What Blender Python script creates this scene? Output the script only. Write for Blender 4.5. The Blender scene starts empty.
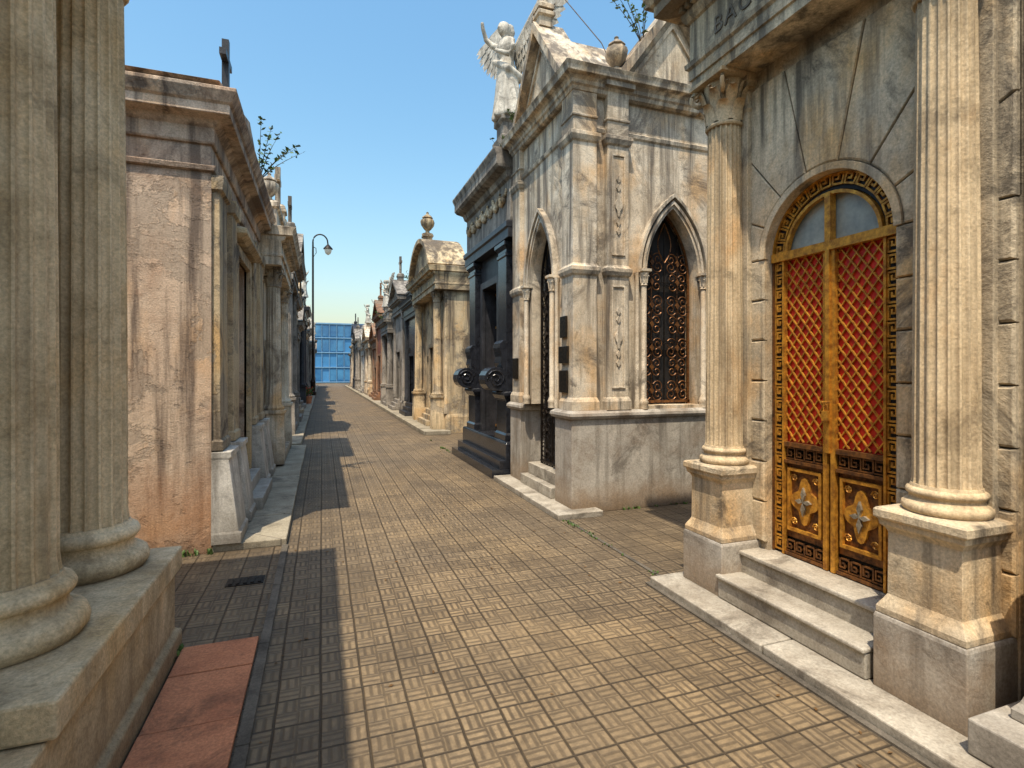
import bpy, bmesh, math, random
from mathutils import Vector, Matrix
from math import sin, cos, pi, radians, sqrt, atan2
RND = random.Random(11)
SC = bpy.context.scene
COL = SC.collection

# ------------------------------------------------------------ materials
def lin(r, g, b):
    def c(x):
        x /= 255.0
        return x/12.92 if x <= 0.04045 else ((x+0.055)/1.055)**2.4
    return (c(r), c(g), c(b), 1)

class NT:
    def __init__(s, name):
        s.m = bpy.data.materials.new(name); s.m.use_nodes = True
        s.t = s.m.node_tree; s.b = s.t.nodes['Principled BSDF']
    def n(s, typ, **kw):
        x = s.t.nodes.new(typ)
        for k, v in kw.items(): setattr(x, k, v)
        return x
    def put(s, sock, v):
        if isinstance(v, bpy.types.NodeSocket): s.t.links.new(v, sock)
        else: sock.default_value = v
    def math(s, op, a, b=0.0, c=0.0, clamp=False):
        x = s.n('ShaderNodeMath', operation=op); x.use_clamp = clamp
        s.put(x.inputs[0], a); s.put(x.inputs[1], b); s.put(x.inputs[2], c)
        return x.outputs[0]
    def pos(s): return s.n('ShaderNodeNewGeometry').outputs['Position']
    def scale(s, v, sc):
        x = s.n('ShaderNodeVectorMath', operation='MULTIPLY'); s.put(x.inputs[0], v); x.inputs[1].default_value = sc
        return x.outputs[0]
    def noise(s, v, sc, det=6, ro=.6, dist=0.0):
        x = s.n('ShaderNodeTexNoise'); s.put(x.inputs['Vector'], v)
        x.inputs['Scale'].default_value = sc; x.inputs['Detail'].default_value = det
        x.inputs['Roughness'].default_value = ro; x.inputs['Distortion'].default_value = dist
        return x.outputs[0]
    def ramp(s, v, a, b, lo=0.0, hi=1.0):
        x = s.n('ShaderNodeMapRange'); s.put(x.inputs[0], v)
        x.inputs[1].default_value = a; x.inputs[2].default_value = b
        x.inputs[3].default_value = lo; x.inputs[4].default_value = hi
        return x.outputs[0]
    def mix(s, f, a, b, mode='MIX'):
        x = s.n('ShaderNodeMix', data_type='RGBA', blend_type=mode)
        s.put(x.inputs[0], f); s.put(x.inputs[6], a); s.put(x.inputs[7], b)
        return x.outputs[2]
    def xyz(s, v):
        x = s.n('ShaderNodeSeparateXYZ'); s.put(x.inputs[0], v); return x.outputs
    def bump(s, h, strength, dist=.01):
        x = s.n('ShaderNodeBump'); x.inputs['Strength'].default_value = strength
        x.inputs['Distance'].default_value = dist; s.put(x.inputs['Height'], h)
        s.put(s.b.inputs['Normal'], x.outputs[0])

def stone(name, c1, c2, st, blot=.5, sc=2.5, bump=.5, rough=.8, streak=.5, low=None, ao=.7,
          joint=None, warm=None, spec=.3, lowz=.7, patch=None, speck=.45):
    k = NT(name); p = k.pos()
    z = k.xyz(p)[2]
    n1 = k.noise(p, sc, 7, .68, .4)
    col = k.mix(k.ramp(n1, .36, .64), c1, c2)
    if warm:
        w = k.ramp(k.noise(k.scale(p, (1.3, 1.3, .8)), 1.7, 4, .6), .5, .68, 0, .8)
        col = k.mix(w, col, warm)
    pm = None
    if patch:
        pm = k.ramp(k.noise(p, sc*.8, 10, .72, .3), .535, .555)
        col = k.mix(k.math('MULTIPLY', pm, .8), col, patch)
    high = k.ramp(z, 2.2, 5.0, 0, .075)
    n2 = k.math('ADD', k.noise(k.scale(p, (7, 7, .45)), 1.0, 5, .62), high)
    n2 = k.ramp(n2, .49, .66, 0, streak)
    n3 = k.math('ADD', k.noise(p, sc*.62, 8, .76, .8), k.math('MULTIPLY', high, .6))
    n3 = k.ramp(n3, .51, .63, 0, blot)
    n4 = k.noise(p, 16, 6, .75)
    n5 = k.math('MULTIPLY', k.ramp(n4, .54, .66, 0, speck), k.ramp(n1, .4, .6, .3, 1))
    d = k.math('MAXIMUM', k.math('MAXIMUM', n2, n3), n5)
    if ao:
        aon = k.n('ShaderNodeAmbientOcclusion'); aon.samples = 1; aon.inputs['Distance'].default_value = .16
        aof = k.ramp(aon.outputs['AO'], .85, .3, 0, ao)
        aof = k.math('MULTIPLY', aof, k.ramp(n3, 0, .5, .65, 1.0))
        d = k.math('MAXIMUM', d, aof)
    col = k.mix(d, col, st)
    if low:
        lf = k.math('ADD', k.ramp(z, 0.0, lowz, .75, 0), k.ramp(n1, .3, .7, -.25, .3), clamp=True)
        col = k.mix(lf, col, low)
        splash = k.ramp(k.math('ADD', z, k.math('MULTIPLY', n4, .25)), .12, .34, .55, 0)
        col = k.mix(splash, col, st)
    fine = k.noise(p, 70, 3, .7)
    col = k.mix(1.0, col, k.mix(k.ramp(fine, .3, .7), (.72, .72, .72, 1), (1.16, 1.16, 1.16, 1)), 'MULTIPLY')
    h = k.math('ADD', k.math('MULTIPLY', n1, 1.4), k.math('MULTIPLY', fine, .35))
    h = k.math('ADD', h, k.math('MULTIPLY', n4, .6))
    h = k.math('ADD', h, k.math('MULTIPLY', n3, -.5))
    if pm is not None: h = k.math('ADD', h, k.math('MULTIPLY', pm, -.5))
    if joint:
        bw, bh = joint
        X = k.xyz(p)
        u = k.math('ADD', X[0], X[1])
        cv = k.n('ShaderNodeCombineXYZ'); k.put(cv.inputs[0], u); k.put(cv.inputs[1], X[2])
        br = k.n('ShaderNodeTexBrick'); k.put(br.inputs['Vector'], cv.outputs[0])
        br.inputs['Scale'].default_value = 1; br.inputs['Brick Width'].default_value = bw
        br.inputs['Row Height'].default_value = bh; br.inputs['Mortar Size'].default_value = .008
        br.inputs['Mortar Smooth'].default_value = .3
        col = k.mix(k.math('MULTIPLY', br.outputs['Fac'], .7), col, st)
        h = k.math('ADD', h, k.math('MULTIPLY', br.outputs['Fac'], -2.0))
    k.put(k.b.inputs['Base Color'], col)
    k.b.inputs['Roughness'].default_value = rough
    k.b.inputs['Specular IOR Level'].default_value = spec
    k.bump(h, bump, .012)
    return k.m

def simple(name, c1, c2, rough=.5, metal=0.0, sc=8, bump=.15, spec=.5):
    k = NT(name); p = k.pos()
    n1 = k.noise(p, sc, 6, .65)
    k.put(k.b.inputs['Base Color'], k.mix(k.ramp(n1, .35, .65), c1, c2))
    k.put(k.b.inputs['Roughness'], k.ramp(n1, .3, .7, rough*.75, min(1, rough*1.3)))
    k.b.inputs['Metallic'].default_value = metal
    k.b.inputs['Specular IOR Level'].default_value = spec
    if bump: k.bump(k.noise(p, sc*6, 3, .6), bump, .004)
    return k.m

def paving(name, T, base, alt, dark):
    k = NT(name); p = k.pos(); X = k.xyz(p)
    wob = k.noise(p, 2.0, 3, .5)
    x = k.math('ADD', X[0], k.math('MULTIPLY', wob, .014)); y = k.math('ADD', X[1], k.math('MULTIPLY', wob, .014))
    u = k.math('DIVIDE', x, T); v = k.math('DIVIDE', y, T)
    fu = k.math('PINGPONG', u, .5); fv = k.math('PINGPONG', v, .5)
    edge = k.math('MINIMUM', fu, fv)
    joint = k.ramp(edge, .010, .035, 1, 0)
    par = k.math('MODULO', k.math('ADD', k.math('FLOOR', k.math('MULTIPLY', u, 2)), k.math('FLOOR', k.math('MULTIPLY', v, 2))), 2.0)
    par = k.math('ABSOLUTE', par)
    su = k.math('PINGPONG', k.math('MULTIPLY', u, 10), 1.0)
    sv = k.math('PINGPONG', k.math('MULTIPLY', v, 10), 1.0)
    m1 = k.math('MULTIPLY', su, par); m2 = k.math('MULTIPLY', sv, k.math('SUBTRACT', 1.0, par))
    st = k.math('ADD', m1, m2)
    st = k.ramp(st, .2, .6)
    subedge = k.math('MINIMUM', k.math('PINGPONG', k.math('MULTIPLY', u, 2), .5), k.math('PINGPONG', k.math('MULTIPLY', v, 2), .5))
    st = k.math('MULTIPLY', st, k.ramp(subedge, .02, .08))
    wear = k.ramp(k.noise(p, 1.1, 8, .7, .5), .42, .62)
    cell = k.n('ShaderNodeCombineXYZ'); k.put(cell.inputs[0], k.math('FLOOR', u)); k.put(cell.inputs[1], k.math('FLOOR', v))
    wn = k.n('ShaderNodeTexWhiteNoise', noise_dimensions='2D'); k.put(wn.inputs['Vector'], cell.outputs[0])
    rnd = wn.outputs['Value']
    col = k.mix(k.ramp(k.noise(p, .6, 6, .6, .5), .38, .62), base, alt)
    col = k.mix(k.ramp(rnd, 0, 1, 0, .42), col, dark)
    tn = k.noise(p, 30, 5, .75)
    col = k.mix(1.0, col, k.mix(k.ramp(tn, .3, .7), (.66, .66, .66, 1), (1.28, 1.26, 1.22, 1)), 'MULTIPLY')
    g = k.math('SUBTRACT', 1.0, st)
    g = k.math('MULTIPLY', g, k.ramp(wear, 0, 1, .85, .4))
    col = k.mix(g, col, dark)
    blot = k.ramp(k.noise(p, 1.9, 10, .78, .6), .48, .64, 0, .65)
    col = k.mix(blot, col, dark)
    # dirt gathers toward both sides of the walkway
    ex = k.math('ABSOLUTE', k.math('SUBTRACT', X[0], 1.15))
    ed = k.math('MULTIPLY', k.ramp(ex, .7, 1.6, 0, .6), k.ramp(k.noise(p, 3.0, 6, .7), .35, .6))
    col = k.mix(ed, col, dark)
    aon = k.n('ShaderNodeAmbientOcclusion'); aon.samples = 1; aon.inputs['Distance'].default_value = .35
    col = k.mix(k.ramp(aon.outputs['AO'], .95, .45, 0, .7), col, (dark[0]*.6, dark[1]*.6, dark[2]*.6, 1))
    col = k.mix(k.math('MULTIPLY', joint, .7), col, (dark[0]*.5, dark[1]*.5, dark[2]*.5, 1))
    k.put(k.b.inputs['Base Color'], col)
    k.put(k.b.inputs['Roughness'], k.ramp(tn, .3, .7, .5, .85))
    k.b.inputs['Specular IOR Level'].default_value = .35
    h = k.math('SUBTRACT', k.math('MULTIPLY', st, .6), k.math('MULTIPLY', joint, 1.3))
    h = k.math('ADD', h, k.math('MULTIPLY', tn, .45))
    h = k.math('ADD', h, k.math('MULTIPLY', rnd, .25))
    k.bump(h, .8, .006)
    return k.m

M = {}
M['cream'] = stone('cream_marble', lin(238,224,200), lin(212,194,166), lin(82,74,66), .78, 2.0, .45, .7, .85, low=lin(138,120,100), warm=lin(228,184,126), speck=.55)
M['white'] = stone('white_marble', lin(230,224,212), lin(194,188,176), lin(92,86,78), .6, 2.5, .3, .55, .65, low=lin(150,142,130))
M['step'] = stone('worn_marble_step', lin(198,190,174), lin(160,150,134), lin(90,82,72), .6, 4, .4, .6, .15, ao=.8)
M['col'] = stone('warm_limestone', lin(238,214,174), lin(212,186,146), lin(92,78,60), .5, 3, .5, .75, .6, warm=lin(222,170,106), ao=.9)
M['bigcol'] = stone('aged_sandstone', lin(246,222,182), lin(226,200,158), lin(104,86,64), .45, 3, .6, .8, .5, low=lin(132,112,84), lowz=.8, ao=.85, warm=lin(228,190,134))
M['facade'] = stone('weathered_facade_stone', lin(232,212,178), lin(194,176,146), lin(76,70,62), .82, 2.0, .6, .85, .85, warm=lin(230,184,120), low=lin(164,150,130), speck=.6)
M['greyblock'] = stone('grey_block_stone', lin(188,180,168), lin(152,145,134), lin(66,62,56), .8, 2.4, .8, .85, .8, speck=.6)
M['plinth'] = stone('grey_marble_plinth', lin(200,192,178), lin(168,160,148), lin(88,80,70), .65, 2.4, .3, .6, .65, low=lin(164,136,104), lowz=.4)
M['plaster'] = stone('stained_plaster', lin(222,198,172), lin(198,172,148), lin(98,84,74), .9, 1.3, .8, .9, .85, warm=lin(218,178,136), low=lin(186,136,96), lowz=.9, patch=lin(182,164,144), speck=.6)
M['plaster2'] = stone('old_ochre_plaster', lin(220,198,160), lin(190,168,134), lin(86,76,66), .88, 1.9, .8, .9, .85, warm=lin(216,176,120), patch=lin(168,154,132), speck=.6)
M['grey'] = stone('grey_cement', lin(174,165,152), lin(138,130,120), lin(64,60,56), .75, 2.2, .5, .85, .8)
M['brown'] = stone('brown_stucco', lin(172,130,98), lin(136,102,78), lin(70,58,50), .7, 2.0, .6, .9, .7, patch=lin(150,134,116))
M['brick'] = stone('brick_red_stucco', lin(160,92,68), lin(132,76,58), lin(70,54,48), .6, 2.0, .6, .9, .7, patch=lin(150,120,100), joint=(.24, .08))
M['slab'] = stone('pavement_stone_slab', lin(180,170,148), lin(148,138,118), lin(86,78,68), .65, 2.6, .4, .75, .1, joint=(.9, 50))
M['black'] = stone('black_granite', lin(50,52,58), lin(32,33,38), lin(16,16,18), .3, 9, .05, .22, .2, ao=0, spec=.6, speck=.1)
M['dgrey'] = stone('dark_grey_granite', lin(66,66,70), lin(44,45,48), lin(26,26,28), .5, 5, .2, .4, .5, ao=0)
M['angel'] = stone('statue_marble', lin(230,224,210), lin(190,184,170), lin(86,80,72), .6, 8, .3, .7, .5, ao=.7)
M['iron'] = simple('wrought_iron', lin(26,24,24), lin(44,34,26), .5, .6, 20)
M['rustiron'] = simple('rusty_bronze', lin(140,92,46), lin(66,42,26), .5, .4, 30)
M['gold'] = simple('tarnished_gilt', lin(230,168,64), lin(150,98,38), .42, .45, 24)
M['silver'] = simple('silver_relief', lin(200,196,180), lin(130,122,106), .4, .6, 24)
M['red'] = simple('red_door_panel', lin(232,52,34), lin(196,34,24), .45, 0, 10, .1)
M['glass'] = simple('frosted_pane', lin(180,184,170), lin(134,142,136), .22, 0, 5, .02, .8)
M['dark'] = simple('dark_interior', lin(22,22,24), lin(34,30,28), .6, 0, 5, 0)
M['doorgreen'] = simple('green_bronze_door', lin(40,52,46), lin(26,32,30), .45, .4, 10)
M['doorbrown'] = simple('brown_bronze_door', lin(84,56,36), lin(42,30,22), .45, .3, 10)
M['bronze'] = simple('bronze_plaque', lin(62,52,40), lin(30,30,30), .4, .6, 30)
M['terra'] = stone('terracotta_slab', lin(212,142,102), lin(184,118,84), lin(110,80,62), .65, 3.5, .5, .8, .0, ao=.5)
M['leaf'] = simple('leaf_green', lin(62,88,36), lin(88,112,48), .6, 0, 20, 0)
M['dryleaf'] = simple('dry_leaf', lin(120,86,44), lin(84,62,34), .8, 0, 3, 0)
M['stem'] = simple('stem_brown', lin(84,72,50), lin(60,50,36), .8, 0, 20, 0)
M['flower'] = simple('red_flowers', lin(190,40,40), lin(210,90,60), .6, 0, 20, 0)
M['blue'] = simple('blue_cladding', lin(60,124,172), lin(72,138,186), .5, 0, .4, 0)
M['winblue'] = simple('blue_window_glass', lin(40,92,140), lin(80,142,182), .2, 0, .3, 0, .6)
M['whitepaint'] = simple('pale_painted_metal', lin(120,160,188), lin(110,150,180), .5, 0, 2, 0)
M['lampglass'] = simple('lamp_glass', lin(210,210,200), lin(190,190,180), .2, 0, 5, 0, .8)
M['pave'] = paving('hydraulic_tile_paving', .2, lin(152,131,100), lin(136,120,97), lin(80,69,55))
M['kerb'] = stone('dark_kerb', lin(116,108,96), lin(88,82,72), lin(52,48,44), .5, 4, .5, .85, .0, ao=0)
M['ground'] = stone('ground_soil', lin(130,120,100), lin(104,96,82), lin(80,72,60), .4, 1, .3, .95, 0, ao=0)

# ------------------------------------------------------------ geometry
ID = lambda s, n, z: (s, n, z)
class MB:
    def __init__(s): s.v = []; s.f = []
    def add(s, vs, fs):
        o = len(s.v); s.v += [tuple(v) for v in vs]; s.f += [[i+o for i in f] for f in fs]
    def box(s, f, a0, a1, n0, n1, z0, z1):
        vs = [f(a, n, z) for z in (z0, z1) for n in (n0, n1) for a in (a0, a1)]
        s.add(vs, [(0,1,3,2),(4,5,7,6),(0,1,5,4),(2,3,7,6),(0,2,6,4),(1,3,7,5)])
    def loft(s, f, a0, a1, n0, n1, prof, ks=1.0, kb=None):
        vs = []
        kb = 1.0 if kb is None else kb
        for o, z in prof:
            q = o*ks
            vs += [f(a0-q, n0-o*kb, z), f(a1+q, n0-o*kb, z), f(a1+q, n1+o, z), f(a0-q, n1+o, z)]
        fs = []
        for i in range(len(prof)-1):
            for j in range(4):
                fs.append((i*4+j, i*4+(j+1) % 4, (i+1)*4+(j+1) % 4, (i+1)*4+j))
        fs.append((0,1,2,3)); k = (len(prof)-1)*4; fs.append((k,k+1,k+2,k+3))
        s.add(vs, fs)
    def poly(s, f, pts, n0, n1, inset=0.0):
        m = len(pts)
        cx = sum(p[0] for p in pts)/m; cz = sum(p[1] for p in pts)/m
        fr = []
        for (a, z) in pts:
            if inset:
                d = sqrt((a-cx)**2+(z-cz)**2); kk = max(0, 1-inset*1.35/d)
                fr.append((cx+(a-cx)*kk, cz+(z-cz)*kk))
            else: fr.append((a, z))
        if inset:
            rings = [[f(a, n0, z) for a, z in pts], [f(a, n1-inset*.8, z) for a, z in pts], [f(a, n1, z) for a, z in fr]]
        else:
            rings = [[f(a, n0, z) for a, z in pts], [f(a, n1, z) for a, z in pts]]
        vs = sum(rings, []); fs = []
        for r in range(len(rings)-1):
            for i in range(m):
                j = (i+1) % m
                fs.append((r*m+i, r*m+j, (r+1)*m+j, (r+1)*m+i))
        fs.append(tuple(range(m))); fs.append(tuple(range((len(rings)-1)*m, len(rings)*m)))
        s.add(vs, fs)
    def band(s, f, A, B, n0, n1):
        m = len(A)
        vs = []
        for (a, b) in zip(A, B):
            vs += [f(a[0], n0, a[1]), f(a[0], n1, a[1]), f(b[0], n1, b[1]), f(b[0], n0, b[1])]
        fs = []
        for i in range(m-1):
            for j in range(4):
                fs.append((i*4+j, i*4+(j+1) % 4, (i+1)*4+(j+1) % 4, (i+1)*4+j))
        fs.append((0,1,2,3)); k = (m-1)*4; fs.append((k,k+1,k+2,k+3))
        s.add(vs, fs)
    def lathe(s, cx, cy, prof, seg=24, mod=None):
        vs = []
        for r, z in prof:
            for i in range(seg):
                t = 2*pi*i/seg
                rr = r*(mod(t, z) if mod else 1)
                vs.append((cx+rr*cos(t), cy+rr*sin(t), z))
        fs = []
        for j in range(len(prof)-1):
            for i in range(seg):
                fs.append((j*seg+i, j*seg+(i+1) % seg, (j+1)*seg+(i+1) % seg, (j+1)*seg+i))
        fs.append(tuple(range(seg))); k = (len(prof)-1)*seg; fs.append(tuple(range(k, k+seg)))
        s.add(vs, fs)
    def tube(s, pts, r, sides=5):
        pts = [Vector(p) for p in pts]; m = len(pts)
        rad = r if isinstance(r, (list, tuple)) else [r]*m
        vs = []
        for i, p in enumerate(pts):
            d = (pts[min(i+1, m-1)]-pts[max(i-1, 0)])
            if d.length < 1e-9: d = Vector((0, 0, 1))
            d.normalize()
            up = Vector((0, 0, 1)) if abs(d.z) < .9 else Vector((1, 0, 0))
            a = d.cross(up).normalized(); b = d.cross(a)
            for j in range(sides):
                t = 2*pi*j/sides
                vs.append(p+(a*cos(t)+b*sin(t))*rad[i])
        fs = []
        for i in range(m-1):
            for j in range(sides):
                fs.append((i*sides+j, i*sides+(j+1) % sides, (i+1)*sides+(j+1) % sides, (i+1)*sides+j))
        fs.append(tuple(range(sides))); fs.append(tuple(range((m-1)*sides, m*sides)))
        s.add(vs, fs)
    def obj(s, name, parent, mat, smooth=None, bevel=0.0):
        if not s.v: return None
        me = bpy.data.meshes.new(name)
        me.from_pydata(s.v, [], s.f)
        bm = bmesh.new(); bm.from_mesh(me)
        bmesh.ops.recalc_face_normals(bm, faces=bm.faces)
        bm.to_mesh(me); bm.free()
        me.materials.append(M[mat] if isinstance(mat, str) else mat)
        if smooth:
            for p in me.polygons: p.use_smooth = True
            me.set_sharp_from_angle(angle=radians(smooth))
        o = bpy.data.objects.new(name, me); COL.objects.link(o)
        if parent:
            o.parent = parent
            o.matrix_parent_inverse = Matrix.Translation(-parent.location)
        if bevel:
            b = o.modifiers.new('bevel', 'BEVEL'); b.width = bevel; b.segments = 2
            b.limit_method = 'ANGLE'; b.angle_limit = radians(50)
            b.use_clamp_overlap = True
        return o

def empty(name, loc):
    e = bpy.data.objects.new(name, None); e.location = loc; e.empty_display_size = .3
    COL.objects.link(e); return e

def semi(c, zs, r, n=20):
    return [(c - r*cos(pi*i/n), zs + r*sin(pi*i/n)) for i in range(n+1)]
def segarc(c, z0, hw, rise, n=16, t=0):
    Rr = (hw*hw+rise*rise)/(2*rise); a = math.asin(min(1, hw/Rr))
    zc = z0+rise-Rr
    return [(c+(Rr+t)*sin(-a+2*a*i/n), zc+(Rr+t)*cos(-a+2*a*i/n)) for i in range(n+1)]
def pointed(c, zs, w, off, t=0, n=9):
    r = w+off+t
    ap = sqrt(r*r-off*off); a1 = math.atan2(ap, off)
    L = [(c+off - r*cos(a1*i/n), zs + r*sin(a1*i/n)) for i in range(n+1)]
    Rr = [(2*c-x, z) for x, z in reversed(L[:-1])]
    return L+Rr

def archwall(mb, f, s0, s1, z0, z1, curve, n0, n1):
    mb.box(f, s0, curve[0][0], n0, n1, z0, z1)
    mb.box(f, curve[-1][0], s1, n0, n1, z0, z1)
    mb.band(f, curve, [(a, z1) for a, z in curve], n0, n1)

def flute(nf, dep):
    def m(t, z):
        x = (t*nf/(2*pi)) % 1.0
        if x < .14 or x > .86: return 1.0
        y = (x-.14)/.72
        return 1.0 - dep*sqrt(max(0, 1-(2*y-1)**2))
    return m

def leafstrip(mb, cx, cy, ang, r0, z0, h, w, curl):
    vs = []; K = 6
    for i in range(K+1):
        t = i/K
        z = z0 + h*min(1, t*1.12) - (h*.18*((t-.8)/.2) if t > .8 else 0)
        r = r0 + .006 + curl*(t**2.6)
        wd = w*(.75+.5*sin(pi*min(1, t*1.05)))*(1 if t < .85 else .6)
        if i % 2: wd *= .82
        for sgn in (-1, 0, 1):
            rr = r + (.008 if sgn == 0 else 0); a = ang
            x = cx + rr*cos(a) - sgn*wd/2*sin(a); y = cy + rr*sin(a) + sgn*wd/2*cos(a)
            vs.append((x, y, z))
    fs = []
    for i in range(K):
        for j in range(2):
            fs.append((i*3+j, i*3+j+1, (i+1)*3+j+1, (i+1)*3+j))
    mb.add(vs, fs)

def capital(mb, cx, cy, r, z0, z1):
    h = z1-z0
    mb.lathe(cx, cy, [(r*1.08, z0-.012), (r*1.14, z0), (r*1.08, z0+.012), (r*.98, z0+.02), (r*1.0, z0+h*.5), (r*1.25, z1-.03), (r*1.3, z1-.028)], 24)
    for i in range(8):
        leafstrip(mb, cx, cy, i*pi/4, r, z0+.01, h*.44, r*.7, r*.6)
        leafstrip(mb, cx, cy, i*pi/4+pi/8, r*1.0, z0+.02, h*.72, r*.62, r*.75)
        leafstrip(mb, cx, cy, i*pi/4+pi/16, r*1.0, z0+h*.3, h*.58, r*.3, r*.5)
    for i in range(4):
        a = pi/4+i*pi/2
        pts = []
        for j in range(16):
            t = j/15; th = t*2.6*pi; rr = .30*h*(1-t*.85)*.65
            R0 = r*1.5; zc = z1-.035-.18*h
            pts.append((cx+(R0+rr*sin(th)*1)*cos(a), cy+(R0+rr*sin(th))*sin(a), zc+rr*cos(th)))
        mb.tube(pts, .018*r/.13, 5)
        pts = [(cx+(r*(.95+.4*t))*cos(a), cy+(r*(.95+.4*t))*sin(a), z0+h*(.45+.42*t**.7)) for t in (0, .3, .6, 1)]
        mb.tube(pts, .016*r/.13, 5)
    q = r*1.5
    mb.loft(ID, cx-q, cx+q, cy-q, cy+q, [(-.02, z1-.035), (0, z1-.025), (0, z1)])

def cross(mb, x, y, z, h, t=.05, axis='y'):
    aw = h*.3
    mb.box(ID, x-t/2, x+t/2, y-t/2, y+t/2, z, z+h)
    if axis == 'y':
        mb.box(ID, x-t*.48, x+t*.48, y-aw, y-t/2, z+h*.62, z+h*.62+t); mb.box(ID, x-t*.48, x+t*.48, y+t/2, y+aw, z+h*.62, z+h*.62+t)
    else:
        mb.box(ID, x-aw, x-t/2, y-t*.48, y+t*.48, z+h*.62, z+h*.62+t); mb.box(ID, x+t/2, x+aw, y-t*.48, y+t*.48, z+h*.62, z+h*.62+t)
    mb.loft(ID, x-t, x+t, y-t, y+t, [(.04, z-.03), (.04, z+.02), (0, z+.06)])

def urn(mb, x, y, z, h):
    P = [(.30,0),(.30,.08),(.12,.12),(.10,.2),(.2,.27),(.34,.42),(.38,.56),(.34,.66),(.22,.7),(.3,.74),(.24,.8),(.1,.88),(.06,.92),(.08,.96),(.02,1)]
    mb.lathe(x, y, [(r*h*.75, z+q*h) for r, q in P], 16, lambda t, zz: 1+.05*cos(t*8))

def tuft(mb, x, y, z, n, h, spread):
    for i in range(n):
        a = RND.uniform(0, 2*pi); d = RND.uniform(0, spread)
        bx, by = x+d*cos(a), y+d*sin(a)
        hh = h*RND.uniform(.4, 1); w = .004+.004*RND.random(); a2 = RND.uniform(0, 2*pi); ln = hh*RND.uniform(.2, .8)
        mx, my = bx+ln*.4*cos(a2), by+ln*.4*sin(a2)
        ex, ey = bx+ln*cos(a2), by+ln*sin(a2)
        px, py = -sin(a2)*w, cos(a2)*w
        mb.add([(bx-px, by-py, z), (bx+px, by+py, z), (mx+px*1.6, my+py*1.6, z+hh*.6), (mx-px*1.6, my-py*1.6, z+hh*.6), (ex, ey, z+hh)],
               [(0,1,2,3), (3,2,4)])

def sprig(name, x, y, z, h, n=5, lean=(0, 0), dens=14, ls=.04):
    e = empty(name, (x, y, z)); st = MB(); lf = MB()
    for i in range(n):
        a = RND.uniform(0, 2*pi); sp = RND.uniform(.15, .5)*h
        hh = h*RND.uniform(.55, 1)
        pts = []
        for j in range(7):
            t = j/6
            pts.append(Vector((x+(sp*cos(a)+lean[0]*h)*t**1.3, y+(sp*sin(a)+lean[1]*h)*t**1.3, z+hh*t*(1-.15*t))))
        st.tube(pts, [.008*(1-.8*k/6) for k in range(7)], 4)
        for q in range(dens):
            t = RND.uniform(.25, 1); k = min(5, int(t*6)); p = pts[k].lerp(pts[k+1], t*6-k)
            d = Vector((RND.uniform(-1, 1), RND.uniform(-1, 1), RND.uniform(-.3, .7))).normalized()
            sd = d.cross(Vector((RND.uniform(-1, 1), RND.uniform(-1, 1), 1))).normalized()
            L = ls*RND.uniform(.6, 1.3)
            lf.add([p, p+d*L*.5+sd*L*.28, p+d*L, p+d*L*.5-sd*L*.28], [(0,1,2,3)])
    st.obj('stems', e, 'stem'); lf.obj('leaves', e, 'leaf')

# ------------------------------------------------------------ ground
def sheet(name, x0, x1, y0, y1, z, mat):
    mb = MB(); mb.add([(x0,y0,z),(x1,y0,z),(x1,y1,z),(x0,y1,z)], [(0,1,2,3)]); return mb.obj(name, None, mat)
sheet('ground', -600, 600, -600, 900, -.02, 'ground')
sheet('alley_pavement', -9, 12, -9, 90, 0, 'pave')

mb = MB(); y = -2.0
while y < 3.45:
    e = min(y+.47, 3.49)
    mb.box(ID, -.75, -.355, y+.004, e-.004, 0, .028+RND.uniform(-.003, .003)); y += .47
mb.obj('terracotta_walkway', None, 'terra', bevel=.005)
mb = MB(); y = -2
while y < 5.28:
    mb.box(ID, -.345, -.29, y+.003, min(y+.9, 5.28)-.003, -.01, .02); y += .9
mb.obj('kerb', None, 'kerb', bevel=.004)
def slabs(name, x0, x1, y0, y1, h, mat='slab', step=1.1):
    mb = MB(); y = y0
    while y < y1-.05:
        e = min(y+step*RND.uniform(.8, 1.25), y1)
        if y1-e < .3: e = y1
        mb.box(ID, x0+RND.uniform(-.006, .006), x1+RND.uniform(-.006, .006), y+.004, e-.004, -.01, h+RND.uniform(-.004, .004)); y = e
    mb.obj(name, None, mat, bevel=.008)
slabs('raised_pavement', -.92, -.31, 5.3, 12.0, .07)
slabs('raised_pavement', -.95, -.42, 12.0, 63, .1, step=2.5)
slabs('raised_pavement', 2.34, 2.93, -3.0, 3.43, .055, 'step')
slabs('raised_pavement', 2.40, 2.95, 5.2, 7.5, .06, 'step')
slabs('raised_pavement', 2.42, 3.1, 13.3, 63, .1, step=2.5)
mb = MB(); mb.box(ID, 2.30, 2.335, -3, 3.43, -.01, .012); mb.box(ID, 2.47, 2.50, 3.44, 5.19, -.01, .008); mb.obj('gutter_strip', None, 'kerb')
mb = MB(); mb.box(ID, -.68, -.42, 4.42, 4.58, -.01, .006)
for i in range(5): mb.box(ID, -.66+i*.05, -.635+i*.05, 4.44, 4.56, .006, .012)
mb.obj('drain_cover', None, 'iron')
mb = MB()
for i in range(170):
    if RND.random() < .65: x = RND.choice([-.25+abs(RND.gauss(0, .12)), 2.28-abs(RND.gauss(0, .15))]); y = RND.uniform(1.2, 14)
    else: x = RND.uniform(-.2, 2.25); y = RND.uniform(1.5, 18)
    a = RND.uniform(0, 2*pi); L = RND.uniform(.008, .02); w = L*.5
    c_, s_ = cos(a), sin(a)
    mb.add([(x-L*c_, y-L*s_, .004), (x-w*s_, y+w*c_, .004+RND.random()*.008), (x+L*c_, y+L*s_, .006), (x+w*s_, y-w*c_, .004+RND.random()*.006)], [(0,1,2,3)])
mb.obj('fallen_leaves', None, 'dryleaf')

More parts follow.
